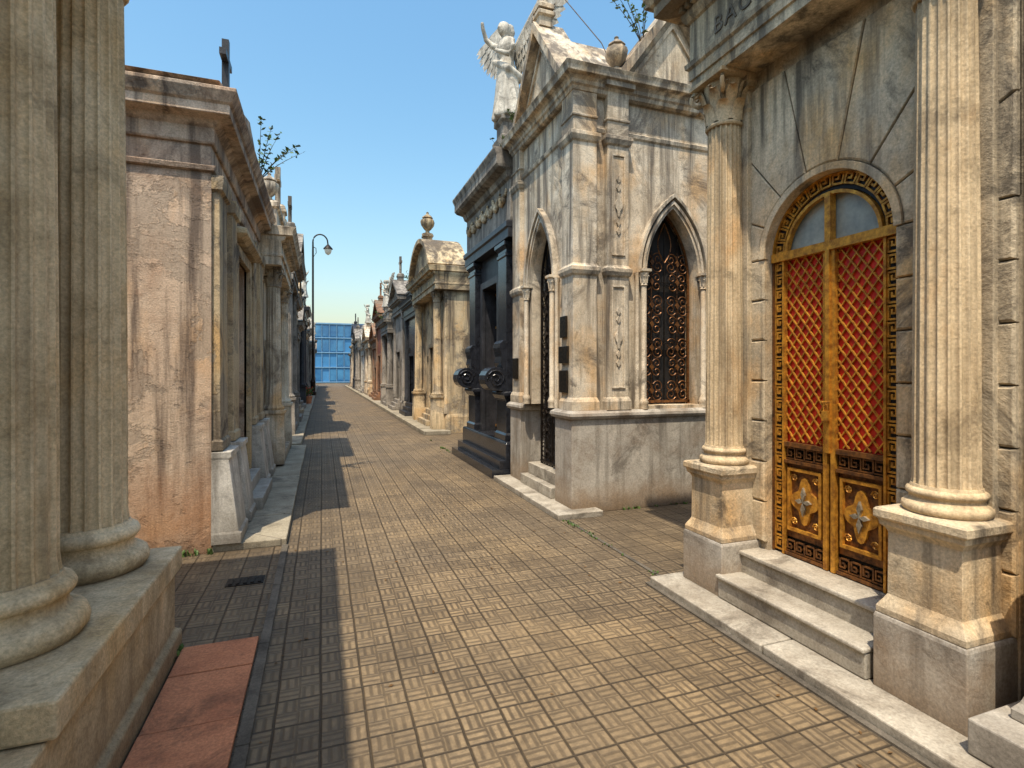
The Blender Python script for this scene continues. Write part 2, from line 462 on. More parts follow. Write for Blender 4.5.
# ------------------------------------------------------------ left colonnaded tomb
e = empty('colonnaded_mausoleum', (-1.12, 2.8, 0))
mb = MB()
mb.loft(ID, -1.5, -.79, -1.4, 3.50, [(.03,0),(.03,.12),(0,.14),(0,.47)])
mb.obj('podium', e, 'bigcol', bevel=.01)
mb = MB(); mb.loft(ID, -1.5, -.79, 2.02, 3.50, [(0,.473),(.03,.475),(.03,.6)]); mb.loft(ID, -1.5, -.79, -1.4, 1.2, [(0,.473),(.03,.475),(.03,.6)])
mb.obj('podium_cap', e, 'bigcol', bevel=.012)
mb = MB()
CT = 3.56
for cy in (3.25, 2.48, .7, -.1):
    mb.lathe(-1.12, cy, [(.17,.6),(.245,.602),(.262,.625),(.265,.65),(.255,.68),(.235,.695),(.215,.70),(.2,.715),(.197,.735),(.2,.75),(.212,.755),(.222,.77),(.224,.785),(.215,.805),(.2,.815),(.188,.82),(.182,.835)], 48)
mb.obj('column_bases', e, 'bigcol', smooth=50)
mb = MB()
for cy in (3.25, 2.48, .7, -.1):
    pr = [(.178,.835),(.174,.86),(.17,.90)] + [(.17-.018*(i/8)**1.6, .9+(CT-.93)*i/8) for i in range(1, 9)] + [(.155,CT)]
    mb.lathe(-1.12, cy, pr, 200, flute(20, .09))
mb.obj('fluted_shafts', e, 'bigcol', smooth=40)
mb = MB()
for cy in (3.25, 2.48, .7, -.1): capital(mb, -1.12, cy, .155, CT, 3.84)
mb.obj('capitals', e, 'bigcol', smooth=40)
mb = MB(); mb.box(ID, -4.6, -1.42, -1.35, 3.42, 0, 3.84)
mb.obj('cella', e, 'plaster2')
mb = MB(); mb.loft(ID, -4.6, -1.0, -1.4, 3.46, [(0,3.841),(0,3.95),(.02,3.96),(.02,4.04),(.0,4.06),(.0,4.16),(.04,4.18),(.06,4.20),(.06,4.24),(.02,4.26)])
mb.obj('entablature', e, 'bigcol')

# ------------------------------------------------------------ right tomb with red gate
e = empty('red_gate_mausoleum', (3.6, 2.4, 0))
fr = lambda s, n, z: (2.9-n, s, z)
C = 2.42; RA = .44; ZS = 2.38; S0, S1 = 1.45, 3.33
mb = MB()
archwall(mb, fr, S0, S1, .36, 3.72, semi(C, ZS, RA, 24), -.25, -.012)
mb.box(ID, 3.16, 5.6, S0+.02, S1-.02, 0, 3.72)
mb.box(fr, S0, S1, -.25, -.014, 0, .36)
mb.obj('walls', e, 'facade')
mb = MB(); z = .42
hs = (ZS-.42)/7
for i in range(7):
    for (a, b) in ((S0, C-RA-.002), (C+RA+.002, S1)):
        if i % 2 == 0: mb.poly(fr, [(a+.004, z+.004), (b-.004, z+.004), (b-.004, z+hs-.004), (a+.004, z+hs-.004)], -.02, .02, .012)
        else:
            mmid = (a+b)/2
            mb.poly(fr, [(a+.004, z+.004), (mmid-.004, z+.004), (mmid-.004, z+hs-.004), (a+.004, z+hs-.004)], -.02, .02, .012)
            mb.poly(fr, [(mmid+.004, z+.004), (b-.004, z+.004), (b-.004, z+hs-.004), (mmid+.004, z+hs-.004)], -.02, .02, .012)
    z += hs
def rayrect(t):
    dx, dz = -cos(t), sin(t)
    best = 1e9
    for lim, comp, o in ((S0, dx, C), (S1, dx, C)):
        if abs(comp) > 1e-6:
            q = (lim-o)/comp
            if q > 0: best = min(best, q)
    if dz > 1e-6: best = min(best, (3.60-ZS)/dz)
    return (C+dx*best, ZS+dz*best)
NW = 7
for i in range(NW):
    t0, t1 = pi*i/NW, pi*(i+1)/NW
    g = .007
    inner = [(C-(RA+.05)*cos(t0+(t1-t0)*j/3+ (g if j == 0 else -g if j == 3 else 0)), ZS+(RA+.05)*sin(t0+(t1-t0)*j/3+(g if j == 0 else -g if j == 3 else 0))) for j in range(4)]
    o0 = rayrect(t0+g*.6); o1 = rayrect(t1-g*.6)
    outer = [o1]
    for cpt in [(S1, 3.60), (S0, 3.60)]:
        tt = atan2(cpt[1]-ZS, -(cpt[0]-C))
        if t0 < tt < t1: outer.append(cpt)
    outer.append(o0)
    mb.poly(fr, inner+outer, -.02, .02, .010)
mb.obj('rusticated_blocks', e, 'facade', bevel=0)
mb = MB()
mb.band(fr, semi(C, ZS, RA, 28), semi(C, ZS, RA+.045, 28), -.1, .028)
mb.obj('archivolt', e, 'facade', bevel=.004)
mb = MB()
mb.box(ID, 2.56, 3.16, 1.9, 2.95, .055, .19); mb.box(ID, 2.74, 3.16, 1.9, 2.95, .192, .335)
mb.box(ID, 2.54, 2.80, 1.895, 2.955, .19, .215); mb.box(ID, 2.72, 3.16, 1.895, 2.955, .336, .365)
mb.obj('steps', e, 'step', bevel=.008)
PX = 2.775
for k, cy in enumerate((1.665, 3.13)):
    q = .205
    mb = MB(); mb.loft(ID, PX-q, PX+q, cy-q, cy+q, [(0,.05),(0,.40),(-.006,.42)], ks=1)
    mb.obj('pedestal_plinth', e, 'plinth', bevel=.006)
    q = .175
    mb = MB(); mb.loft(ID, PX-q, PX+q, cy-q, cy+q, [(.022,.421),(.022,.45),(.012,.47),(0,.49),(-.012,.515),(-.014,.82),(-.004,.84),(.012,.855),(.016,.88),(.03,.89),(.03,.925),(.022,.935),(-.02,.94)])
    mb.obj('pedestal', e, 'facade', bevel=.003)
    mb = MB()
    mb.lathe(PX, cy, [(.13,.94),(.165,.942),(.174,.958),(.172,.978),(.16,.99),(.148,.995),(.142,1.008),(.146,1.02),(.155,1.026),(.157,1.04),(.15,1.052),(.14,1.056),(.136,1.07)], 40)
    mb.obj('column_base', e, 'col', smooth=50)
    mb = MB()
    pr = [(.134,1.07),(.131,1.09)] + [(.13-.016*(i/8)**1.5, 1.1+2.28*i/8) for i in range(9)] + [(.115,3.39)]
    mb.lathe(PX, cy, pr, 192, flute(20, .1))
    mb.obj('fluted_column', e, 'col', smooth=40)
    mb = MB(); capital(mb, PX, cy, .117, 3.38, 3.72); mb.obj('corinthian_capital', e, 'col', smooth=45)
    mb = MB(); q = .15
    mb.loft(fr, cy-q, cy+q, -.01, .055, [(.02,.36),(.02,.5),(0,.52),(0,3.45),(.015,3.47),(.0,3.5),(.0,3.62),(.03,3.66),(.03,3.719)])
    mb.obj('pilaster', e, 'facade', bevel=.003)
mb = MB()
mb.loft(ID, 2.63, 5.6, 1.47, 3.31, [(0,3.722),(0,3.79),(.015,3.795),(.015,3.87),(.035,3.885),(.04,3.92),(.01,3.925),(.01,4.22),(.03,4.23),(.05,4.26),(.06,4.30)])
mb.loft(ID, 2.63, 5.6, 1.47, 3.31, [(.10,4.345),(.11,4.35),(.2,4.352),(.2,4.43),(.225,4.445),(.26,4.50),(.26,4.52),(.1,4.54)])
mb.loft(ID, 2.63, 5.6, 1.47, 3.31, [(.05,4.301),(.05,4.344)])
mb.obj('entablature', e, 'facade')
mb = MB(); s = 1.42
while s < 3.36:
    mb.box(ID, 2.535, 2.58, s, s+.035, 4.303, 4.35); s += .065
mb.obj('dentils', e, 'facade')
mb = MB()
mb.poly(fr, [(1.35,4.54),(3.45,4.54),(2.42,5.25)], -2.6, .1)
mb.band(fr, [(1.2,4.54),(2.42,5.34),(3.6,4.54)], [(1.1,4.56),(2.42,5.45),(3.72,4.56)], -2.6, .42)
mb.obj('pediment', e, 'facade')
tx = bpy.data.curves.new('inscription', 'FONT'); tx.body = 'BACIGALUPO'; tx.size = .17; tx.extrude = .006; tx.align_x = 'CENTER'; tx.space_character = 1.15
to = bpy.data.objects.new('inscription', tx); COL.objects.link(to); to.data.materials.append(M['kerb'])
to.rotation_euler = (radians(90), 0, radians(-90)); to.location = (2.618, 2.48, 3.99)
to.parent = e; to.matrix_parent_inverse = Matrix.Translation(-e.location)

# gate
g = empty('ornate_iron_gate', (3.0, 2.42, .37))
GN = -.05
W2 = .43; Z0 = .37
mb = MB()
mb.box(fr, C-W2, C+W2, GN-.06, GN-.05, Z0, 1.12)
mb.obj('lower_backplate', g, 'dark')
mb = MB(); mb.box(fr, C-W2+.07, C+W2-.07, GN-.045, GN-.035, 1.12, ZS-.01); mb.obj('red_panels', g, 'red')
mb = MB(); mb.band(fr, semi(C, ZS, .33, 20), [(C + (x-C)*.02, ZS) for x, z in semi(C, ZS, .33, 20)], GN-.05, GN-.045); mb.obj('lunette_glass', g, 'glass')
mb = MB()
for sg in (-1, 1):
    a, b = sorted((C+sg*W2, C+sg*(W2-.085)))
    mb.box(fr, a, b, GN-.03, GN-.02, Z0, ZS)
mb.band(fr, semi(C, ZS, RA-.1, 24), semi(C, ZS, RA, 24), GN-.03, GN-.02)
mb.obj('border_plate', g, 'dark')
gold = MB(); rust = MB()
def seg(mb, mp, p, q, w, n0, n1, f=fr):
    dx, dy = q[0]-p[0], q[1]-p[1]; L = sqrt(dx*dx+dy*dy) or 1
    ux, uy = dx/L*w/2, dy/L*w/2
    c = [(p[0]-ux-uy, p[1]-uy+ux), (q[0]+ux-uy, q[1]+uy+ux), (q[0]+ux+uy, q[1]+uy-ux), (p[0]-ux+uy, p[1]-uy-ux)]
    mb.poly(f, [mp(*x) for x in c], n0, n1)
KEY = [(0,0),(0,1),(.78,1),(.78,.28),(.34,.28),(.34,.64),(.54,.64)]
def meander(mb, mp, length, h, per, w, n0, n1):
    n = max(1, round(length/per)); per = length/n
    for i in range(n):
        K = [((i+a)*per, b*h) for a, b in KEY]
        for j in range(len(K)-1): seg(mb, mp, K[j], K[j+1], w, n0+j*.0004, n1+j*.0004)
        seg(mb, mp, (i*per, 0), ((i+1)*per-w, 0), w, n0-.001, n1-.001)
for sg in (-1, 1):
    mp = lambda a, b, sg=sg: (C+sg*(W2-.012-b), Z0+.02+a)
    meander(gold, mp, ZS-Z0-.04, .062, .095, .0115, GN-.02, GN-.006)
    rust.box(fr, C+sg*W2-.006, C+sg*W2+.006, GN-.02, GN+.005, Z0, ZS)
    gold.box(fr, C+sg*(W2-.085)-.007, C+sg*(W2-.085)+.007, GN-.03, GN+.006, Z0, ZS)
    gold.box(fr, min(C+sg*.012, C+sg*.04), max(C+sg*.012, C+sg*.04), GN-.03, GN+.006, Z0, ZS-.02)
mp = lambda a, b: (C-(RA-.012-b)*cos(a), ZS+.02+(RA-.012-b)*sin(a))
def meander_arc():
    n = 14; per = pi/n
    for i in range(n):
        K = [((i+a)*per, b*.075) for a, b in KEY]
        for j in range(len(K)-1):
            p, q = K[j], K[j+1]
            seg(gold, lambda x, y: (x, y), mp(*p), mp(*q), .012, GN-.02+j*.0004, GN-.006+j*.0004)
meander_arc()
gold.band(fr, semi(C, ZS, .315, 24), semi(C, ZS, .335, 24), GN-.03, GN+.006)
gold.band(fr, semi(C, ZS, .428, 24), semi(C, ZS, .438, 24), GN-.03, GN+.006)
gold.box(fr, C-W2, C+W2, GN-.03, GN+.02, ZS-.028, ZS+.028)
gold.box(fr, C-.02, C+.02, GN-.03, GN+.018, ZS+.028, ZS+.32)
gold.box(fr, C-.014, C+.014, GN+.0, GN+.022, 1.1, ZS-.028)
gold.obj('gilt_frame', g, 'gold')
lat = MB()
for sg in (-1, 1):
    a0, a1 = sorted((C+sg*.045, C+sg*(W2-.09))); z0, z1 = 1.14, ZS-.03
    kx, kz = .066, .088; sl = kz/kx
    for d in (1, -1):
        nn = int(((z1-z0)+(a1-a0)*sl)/kz)+3
        for i in range(-2, nn+2):
            zb = z0 + i*kz - (0 if d == -1 else (a1-a0)*sl)
            if d == 1:
                s_lo = max(a0, a0+(z0-zb)/sl); s_hi = min(a1, a0+(z1-zb)/sl)
            else:
                s_lo = max(a0, a0+(zb-z1)/sl); s_hi = min(a1, a0+(zb-z0)/sl)
            if s_hi-s_lo > .005:
                seg(lat, lambda x, y: (x, y), (s_lo, zb+d*sl*(s_lo-a0)), (s_hi, zb+d*sl*(s_hi-a0)), .0075, GN-.034, GN-.020+(.003 if d == 1 else 0))
lat.obj('diamond_lattice', g, 'gold')
low = MB(); orn = MB(); sil = MB()
for sg in (-1, 1):
    a0, a1 = sorted((C+sg*.045, C+sg*(W2-.09))); am = (a0+a1)/2
    rust.box(fr, a0, a1, GN-.03, GN+.004, 1.10, 1.13); rust.box(fr, a0, a1, GN-.03, GN+.004, .99, 1.01)
    meander(rust, lambda a, b, a0=a0: (a0+a, 1.02+b), a1-a0, .07, .075, .009, GN-.03, GN-.012)
    low.box(fr, a0, a1, GN-.045, GN-.03, Z0+.12, .99)
    z0, z1 = Z0+.17, .96
    for (q0, q1, r0, r1) in ((a0+.02, a1-.02, z0, z0+.02), (a0+.02, a1-.02, z1-.02, z1), (a0+.02, a0+.037, z0+.02, z1-.02), (a1-.037, a1-.02, z0+.02, z1-.02)):
        orn.box(fr, q0, q1, GN-.03, GN-.005, r0, r1)
    zm = (z0+z1)/2
    orn.poly(fr, [(am+.085*cos(t)*(1+.25*cos(4*t)), zm+.125*sin(t)*(1+.25*cos(4*t))) for t in [2*pi*i/32 for i in range(32)]], -.0+GN-.03, GN-.012)
    for i in range(4):
        t = i*pi/2; L = .06 if i % 2 == 0 else .095
        sil.poly(fr, [(am, zm), (am+L*.5*cos(t)-.016*sin(t), zm+L*.5*sin(t)+.016*cos(t)), (am+L*cos(t), zm+L*sin(t)), (am+L*.5*cos(t)+.016*sin(t), zm+L*.5*sin(t)-.016*cos(t))], GN-.012, GN+.004+i*.0005)
    for (cx_, cz_) in ((a0+.065, z0+.065), (a1-.065, z0+.065), (a0+.065, z1-.065), (a1-.065, z1-.065)):
        orn.tube([fr(cx_+.025*(1-j/16)*cos(j*.8), GN-.02, cz_+.025*(1-j/16)*sin(j*.8)) for j in range(15)], .005, 4)
    meander(rust, lambda a, b, a0=a0: (a0+a, Z0+.03+b), a1-a0, .07, .075, .009, GN-.03, GN-.012)
    rust.box(fr, a0, a1, GN-.03, GN, Z0+.003, Z0+.02)
low.obj('lower_panels', g, 'rustiron'); orn.obj('gilt_ornaments', g, 'gold'); sil.obj('silver_flowers', g, 'silver')
rust.obj('iron_meander', g, 'rustiron')
mb = MB(); mb.box(fr, C-.022, C+.022, GN+.022, GN+.042, 1.30, 1.36)
mb.tube([fr(C-.014, GN+.032, 1.36), fr(C-.014, GN+.032, 1.39), fr(C, GN+.032, 1.402), fr(C+.014, GN+.032, 1.39), fr(C+.014, GN+.032, 1.36)], .004, 5)
for i in range(12):
    mb.tube([fr(C-.03+.005*i, GN+.03, 1.41+.008*(i % 2)), fr(C-.025+.005*i, GN+.034, 1.42-.008*(i % 2))], .004, 4)
mb.obj('padlock_and_chain', g, 'gold')

# neighbour on right
e = empty('grey_block_mausoleum', (4, -.3, 0))
f2 = lambda s, n, z: (2.93-n, s, z)
mb = MB(); mb.box(ID, 2.94, 5.6, -3.2, 1.42, 0, 5.0); mb.obj('body', e, 'greyblock')
mb = MB(); z = .42; i = 0
while z < 4.7:
    s = 1.425; first = .38 if i % 2 else .6
    while s > -3.1:
        L = first if s > 1.4 else .62
        mb.poly(f2, [(max(s-L, -3.2)+.004, z+.004), (s-.004, z+.004), (s-.004, z+.27), (max(s-L, -3.2)+.004, z+.27)], -.03, .025, .014); s -= L
    z += .276; i += 1
mb.obj('rusticated_blocks', e, 'greyblock')
mb = MB(); mb.box(ID, 2.46, 2.94, -1.0, 1.40, .056, .20); mb.loft(ID, 2.62, 2.94, 1.0, 1.34, [(.0,.20),(0,.24),(-.02,.27),(-.03,.30),(-.03,1.0)])
mb.obj('base_steps', e, 'white', bevel=.008)
mb = MB(); mb.loft(ID, 2.9, 5.6, -3.2, 1.38, [(0,5.0),(.02,5.2),(.1,5.25),(.1,5.3)], ks=.1); mb.obj('cornice', e, 'greyblock')

# ------------------------------------------------------------ gothic chapel
e = empty('gothic_chapel_tomb', (4.0, 6.4, 0))
X0, X1, Y0, Y1 = 2.67, 5.40, 5.40, 7.42
fs = lambda s, n, z: (s, Y0-n, z)
ff = lambda s, n, z: (X0-n, s, z)
DC = 6.42; DW = .38
mb = MB()
mb.box(ID, X0-.035, X1+.03, Y0-.035, Y0+.42, 0, 1.06); mb.loft(ID, X0, X1, Y0, Y0+.42, [(.036,1.061),(.06,1.07),(.075,1.1),(.07,1.13),(.03,1.16)])
mb.box(ID, X0-.035, X1+.03, Y1-.42, Y1, 0, 1.06); mb.loft(ID, X0, X1, Y1-.42, Y1, [(.036,1.061),(.06,1.07),(.075,1.1),(.07,1.13),(.03,1.16)], ks=1)
mb.box(ID, X0+.6, X1, Y0+.3, Y1-.3, 0, 1.16)
mb.obj('base', e, 'plinth', bevel=.006)
mb = MB()
WC = 4.03; WW = .375; OFF = .70; WZ = 2.78
archwall(mb, fs, X0+.1, X1-.1, 1.16, 4.9, pointed(WC, WZ, WW, OFF), -.30, -.06)
mb.box(fs, WC-WW-.02, WC+WW+.02, -.32, -.0, 1.155, 1.2)
archwall(mb, ff, Y0+.1, Y1-.1, 1.16, 4.9, pointed(DC, 2.75, DW, OFF), -.30, -.06)
mb.box(ID, X0+.1, X1-.1, Y1-.3, Y1-.06, 1.16, 4.9)
mb.box(ID, X1-.3, X1-.06, Y0+.1, Y1-.3, 1.16, 4.9)
mb.obj('walls', e, 'cream')
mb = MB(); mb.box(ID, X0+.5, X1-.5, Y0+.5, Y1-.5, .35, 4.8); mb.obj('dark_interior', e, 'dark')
pil = MB()
PP = lambda z0, zt: [(.025,z0),(.025,z0+.1),(.012,z0+.13),(0,z0+.15),(0,2.70),(.02,2.72),(.035,2.76),(.035,2.80),(.01,2.82),(0,2.84),(0,4.22),(.02,4.24),(.04,4.29),(.04,4.33),(0,4.35),(0,4.5),(.015,4.51),(.015,4.53),(0,4.54),(0,zt)]
def pilaster(f, a, b, z0=1.16, zt=4.9, pr=0.0, panel=True):
    pil.loft(f, a, b, -.08, pr, PP(z0, zt), kb=0)
    if panel and b-a > .2:
        w = .05
        for (p0, p1) in ((z0+.25, 2.6), (2.95, 4.12)):
            pil.box(f, a+w, a+w+.018, pr, pr+.014, p0, p1); pil.box(f, b-w-.018, b-w, pr, pr+.014, p0, p1)
            pil.box(f, a+w+.018, b-w-.018, pr, pr+.014, p0, p0+.018); pil.box(f, a+w+.018, b-w-.018, pr, pr+.014, p1-.018, p1)
            cm = (a+b)/2; zm = (p0+p1)/2
            pil.poly(f, [(cm+.04*cos(t)*(1+.3*cos(4*t)), zm+.12*sin(t)*(1+.2*cos(4*t))) for t in [2*pi*i/24 for i in range(24)]], pr, pr+.018)
            for dz in (-.3, -.2, .2, .3):
                if p0+.06 < zm+dz < p1-.06: pil.poly(f, [(cm, zm+dz-.05), (cm+.03, zm+dz), (cm, zm+dz+.05), (cm-.03, zm+dz)], pr, pr+.015)
pil.loft(ID, X0, X0+.3, Y0, Y0+.3, PP(1.16, 4.9))
pil.loft(ID, X0, X0+.3, Y1-.3, Y1, PP(1.16, 4.9))
pilaster(fs, 3.10, 3.38, pr=.02); pilaster(fs, 4.68, 4.96, pr=.02); pilaster(fs, 5.1, 5.4, pr=0)
pil.obj('pilasters', e, 'cream', bevel=.003)
mb = MB()
for c, f, w, zs in ((WC, fs, WW, WZ), (DC, ff, DW, 2.75)):
    for t0, t1, n1 in ((0, .035, -.02), (.035, .07, .0), (.07, .10, -.035), (.10, .135, .02)):
        mb.band(f, pointed(c, zs, w, OFF, t0, 12), pointed(c, zs, w, OFF, t1, 12), -.07, n1)
    for sg in (-1, 1):
        x, y, _ = f(c+sg*(w+.055), .0, 0)
        mb.lathe(x, y, [(.05,1.16),(.05,1.22),(.058,1.24),(.045,1.27),(.034,1.3),(.033,zs-.16),(.045,zs-.15),(.036,zs-.13),(.045,zs-.06),(.058,zs-.03),(.058,zs)], 16)
        for i in range(6): leafstrip(mb, x, y, i*pi/3, .036, zs-.13, .1, .03, .022)
        mb.loft(ID, x-.055, x+.055, y-.055, y+.055, [(0,zs+.0),(.012,zs+.01),(.012,zs+.04)])
        x, y, _ = f(c+sg*(w+.13), -.03, 0)
        mb.lathe(x, y, [(.035,1.16),(.035,1.24),(.026,1.28),(.026,zs-.05),(.038,zs)], 12)
mb.obj('colonnettes_and_arch', e, 'cream', smooth=45)
mb = MB()
mb.loft(ID, X0+.06, X1-.06, Y0+.06, Y1-.06, [(.0,4.36),(.02,4.38),(.03,4.42),(.0,4.44)])
mb.loft(ID, X0, X1, Y0, Y1, [(-.02,4.78),(.01,4.80),(.02,4.84),(.04,4.86),(.045,4.90),(.07,4.93),(.12,4.95),(.13,5.0),(.15,5.04),(.0,5.06)])
mb.box(fs, 3.05, 3.43, -.2, .09, 4.88, 5.065); mb.box(fs, 4.63, 5.01, -.2, .09, 4.88, 5.065)
mb.obj('cornice', e, 'cream', bevel=.003)
mb = MB()
def gable(f, c, hw, z0, zt, depth):
    mb.poly(f, [(c-hw, z0), (c+hw, z0), (c, zt-.12)], -depth, -.05)
    mb.band(f, [(c-hw-.02, z0), (c, zt-.12), (c+hw+.02, z0)], [(c-hw-.13, z0), (c, zt+.03), (c+hw+.13, z0)], -.35, .08)
    mb.band(f, [(c-hw+.12, z0+.02), (c, zt-.33), (c+hw-.12, z0+.02)], [(c-hw+.07, z0+.02), (c, zt-.25), (c+hw-.07, z0+.02)], -.05, -.02)
gable(fs, WC, .68, 5.06, 6.12, 1.9)
gable(ff, DC, .74, 5.06, 6.15, 2.6)
mb.obj('gables', e, 'cream')
mb = MB(); mb.lathe(WC, Y0+.05, [(.07,6.1),(.1,6.16),(.05,6.22),(.09,6.3),(.1,6.36),(.03,6.46),(.01,6.55)], 12)
mb.loft(ID, X0-.02, X0+.16, DC-.09, DC+.09, [(0,6.1),(0,6.22),(.03,6.24),(.03,6.28),(-.03,6.34)])
cross(mb, X0+.07, DC, 6.36, .55, .07)
urn(mb, 3.24, Y0+.02, 5.065, .46); urn(mb, 4.82, Y0+.02, 5.065, .46)
mb.obj('finials_and_urns', e, 'cream', smooth=40)
mb = MB()
mb.box(ID, X0-.06, X0+.6, DC-.52, DC+.52, .06, .19); mb.box(ID, X0+.05, X0+.6, DC-.50, DC+.5, .192, .34)
mb.obj('steps', e, 'step', bevel=.006)
gr = empty('gothic_window_grille', (WC, Y0+.2, 2))
def grille(parent, f, c, w, zb, zs, n, goldmat='gold'):
    ir = MB(); go = MB()
    cur = pointed(c, zs, w, OFF, -.02, 12)
    def topz(a):
        r = w+OFF-.02; d = OFF+abs(a-c)
        return zs+sqrt(max(0, r*r-d*d))
    bk = MB(); bk.band(f, cur, [(x, zb) for x, z in cur], n-.06, n-.05); bk.obj('dark_void_sheet', parent, 'dark')  # dark-coloured sheet paints in the unlit void behind the grille
    go.band(f, pointed(c, zs, w, OFF, -.035, 12), pointed(c, zs, w, OFF, -.01, 12), n-.01, n+.015)
    for sg in (-1, 1): go.box(f, min(c+sg*(w-.01), c+sg*(w-.035)), max(c+sg*(w-.01), c+sg*(w-.035)), n-.01, n+.015, zb, zs)
    go.box(f, c-w, c+w, n-.01, n+.015, zb+.02, zb+.05)
    for k in (-1, 0, 1):
        a = c+k*w*.5
        ir.box(f, a-.007, a+.007, n-.006, n+.006, zb, topz(a))
    z = zb+.17
    row = 0
    while z < zs+.6:
        for k in (-.5, .5):
            a = c+k*w
            if z+.2 > topz(a):
                continue
            for sx in (-1, 1):
              for sg in (-1, 1):
                pts = []
                R1 = .08 if row % 2 == 0 else .062
                for j in range(20):
                    t = j/19; th = t*(3.0 if row % 2 == 0 else 2.4)*pi; r = R1*(1-t*.82)
                    pts.append(f(a+sx*(.012+R1-.005-r*cos(th)), n+.004+.004*sx, z+sg*(.05+r*sin(th))))
                go.tube(pts, .0065, 4)
            go.poly(f, [(a-.03, z), (a, z+.045), (a+.03, z), (a, z-.045)], n-.004, n+.018)
            go.tube([f(a, n, z-.14), f(a+.0, n, z+.14)], .008, 4)
        z += .29 if row % 2 == 0 else .24; row += 1
    for sg in (-1, 1):
        go.tube([f(c+sg*.04*sin(t*pi)*3*(1-t*.4), n+.004, zs+.18+t*.5) for t in [i/10 for i in range(11)]], .008, 4)
    for zz in (zb+.75, zb+.78, zs-.1, zs-.07):
        ir.box(f, c-w+.02, c+w-.02, n-.008, n+.008, zz, zz+.012)
    ir.obj('iron_bars', parent, 'iron'); go.obj('gilt_scrolls', parent, goldmat, smooth=40)
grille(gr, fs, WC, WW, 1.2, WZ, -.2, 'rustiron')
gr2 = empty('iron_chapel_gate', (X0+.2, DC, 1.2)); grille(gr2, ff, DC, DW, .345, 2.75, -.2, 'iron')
mb = MB()
for (a, b, z0, z1) in ((5.52, 5.72, 1.36, 1.62), (5.5, 5.74, 1.7, 1.9), (5.54, 5.7, 2.0, 2.25), (7.16, 7.34, 1.5, 1.8)):
    mb.box(ff, a-.0, b, .003, .03, z0, z1)
mb.obj('bronze_plaques', e, 'bronze', bevel=.006)
mb = MB()
mb.tube([(2.8, 6.6, 5.9), (2.8, 6.6, 7.4)], .012, 5); mb.tube([(2.8, 6.6, 7.3), (2.95, 6.2, 6.4), (3.2, 5.7, 5.6), (3.3, 5.5, 5.1)], .006, 4)
mb.obj('lightning_rod_cable', None, 'iron')

# ------------------------------------------------------------ black granite mausoleum
e = empty('black_granite_mausoleum', (4.2, 8.9, 0))
BX = 2.82; B0, B1 = 7.58, 10.2; BC = 8.9
fb = lambda s, n, z: (BX-n, s, z)
mb = MB()
mb.loft(fb, B0, B1, -2.6, .42, [(0,0),(0,.13)]); mb.loft(fb, B0, B1, -2.6, .30, [(0,.132),(0,.26)]); mb.loft(fb, B0, B1, -2.6, .2, [(0,.262),(0,.5),(-.02,.53)])
for c in (B0+.42, B1-.42):
    mb.loft(fb, c-.27, c+.27, 0, .16, [(0,.53),(0,.62),(-.03,.65),(-.03,1.15),(.0,1.18),(.03,1.24),(.03,1.28),(0,1.3)])
    fcon = lambda s, n, z, c=c: (BX-.10-s, c+n, z)
    cx_, cz_, rr_ = .17, 1.49, .19
    poly = [(0.0, 1.3), (.1, 1.3)] + [(cx_+rr_*cos(t), cz_+rr_*sin(t)) for t in [-pi*.62+i*pi*.12 for i in range(12)]] + [(.10, 1.74), (.085, 1.84), (.10, 1.92), (.12, 1.98), (.11, 2.05), (.06, 2.10), (0.0, 2.1)]
    mb.poly(fcon, poly, -.17, .17)
    for sd in (-.175, .175):
        mb.tube([fcon(cx_+.15*(1-t*.85)*cos(t*12), sd, cz_+.15*(1-t*.85)*sin(t*12)) for t in [i/24 for i in range(25)]], .016, 5)
    mb.loft(fb, c-.20, c+.20, 0, .12, [(0,1.3),(0,3.4),(.02,3.42),(.02,3.46),(0,3.48),(.0,3.52),(.05,3.58),(.05,3.64)])
mb.obj('granite_base_and_piers', e, 'black', bevel=.008)
mb = MB()
cur = [(BC-.42, 3.1), (BC+.42, 3.1)]
archwall(mb, fb, B0+.02, B1-.02, .53, 3.7, cur, -.3, 0)
mb.box(fb, B0+.02, B1-.02, -2.6, -.32, .5, 4.6)
mb.loft(fb, B0+.02, B1-.02, -2.6, .16, [(0,3.66),(0,3.8),(.03,3.82),(.03,3.9),(0,3.92)], ks=.2)
mb.band(fb, [(BC-.42,.53),(BC-.42,3.1),(BC+.42,3.1),(BC+.42,.53)], [(BC-.54,.53),(BC-.54,3.22),(BC+.54,3.22),(BC+.54,.53)], -.02, .06)
mb.obj('walls', e, 'dgrey', bevel=.005)
mb = MB()
mb.loft(fb, B0+.02, B1-.02, -2.6, .12, [(0,3.92),(0,4.55),(.05,4.58),(.08,4.66),(.2,4.70),(.24,4.74),(.24,4.86),(.28,4.95),(.28,4.98),(.0,5.0)], ks=.2)
mb.loft(fb, B0+.1, B1-.1, -2.5, .02, [(0,5.0),(0,5.3),(.04,5.32),(.04,5.38),(0,5.4)])
mb.obj('frieze_and_cornice', e, 'grey', bevel=.005)
mb = MB()
for k in range(7):
    c0 = B0+.17+k*.33
    for j in range(16):
        t = j/15; a = c0+t*.33; zz = 4.42-.16*sin(pi*t)
        for q in range(2):
            r = (.022+.02*sin(pi*t))*RND.uniform(.8, 1.2)
            p = fb(a+RND.uniform(-.02, .02), .13+r*.4, zz+RND.uniform(-.03, .03))
            mb.lathe(p[0], p[1], [(r*.2, p[2]-r), (r*.8, p[2]-r*.6), (r, p[2]), (r*.8, p[2]+r*.6), (r*.2, p[2]+r)], 6)
mb.obj('garland_relief', e, 'facade', smooth=60)
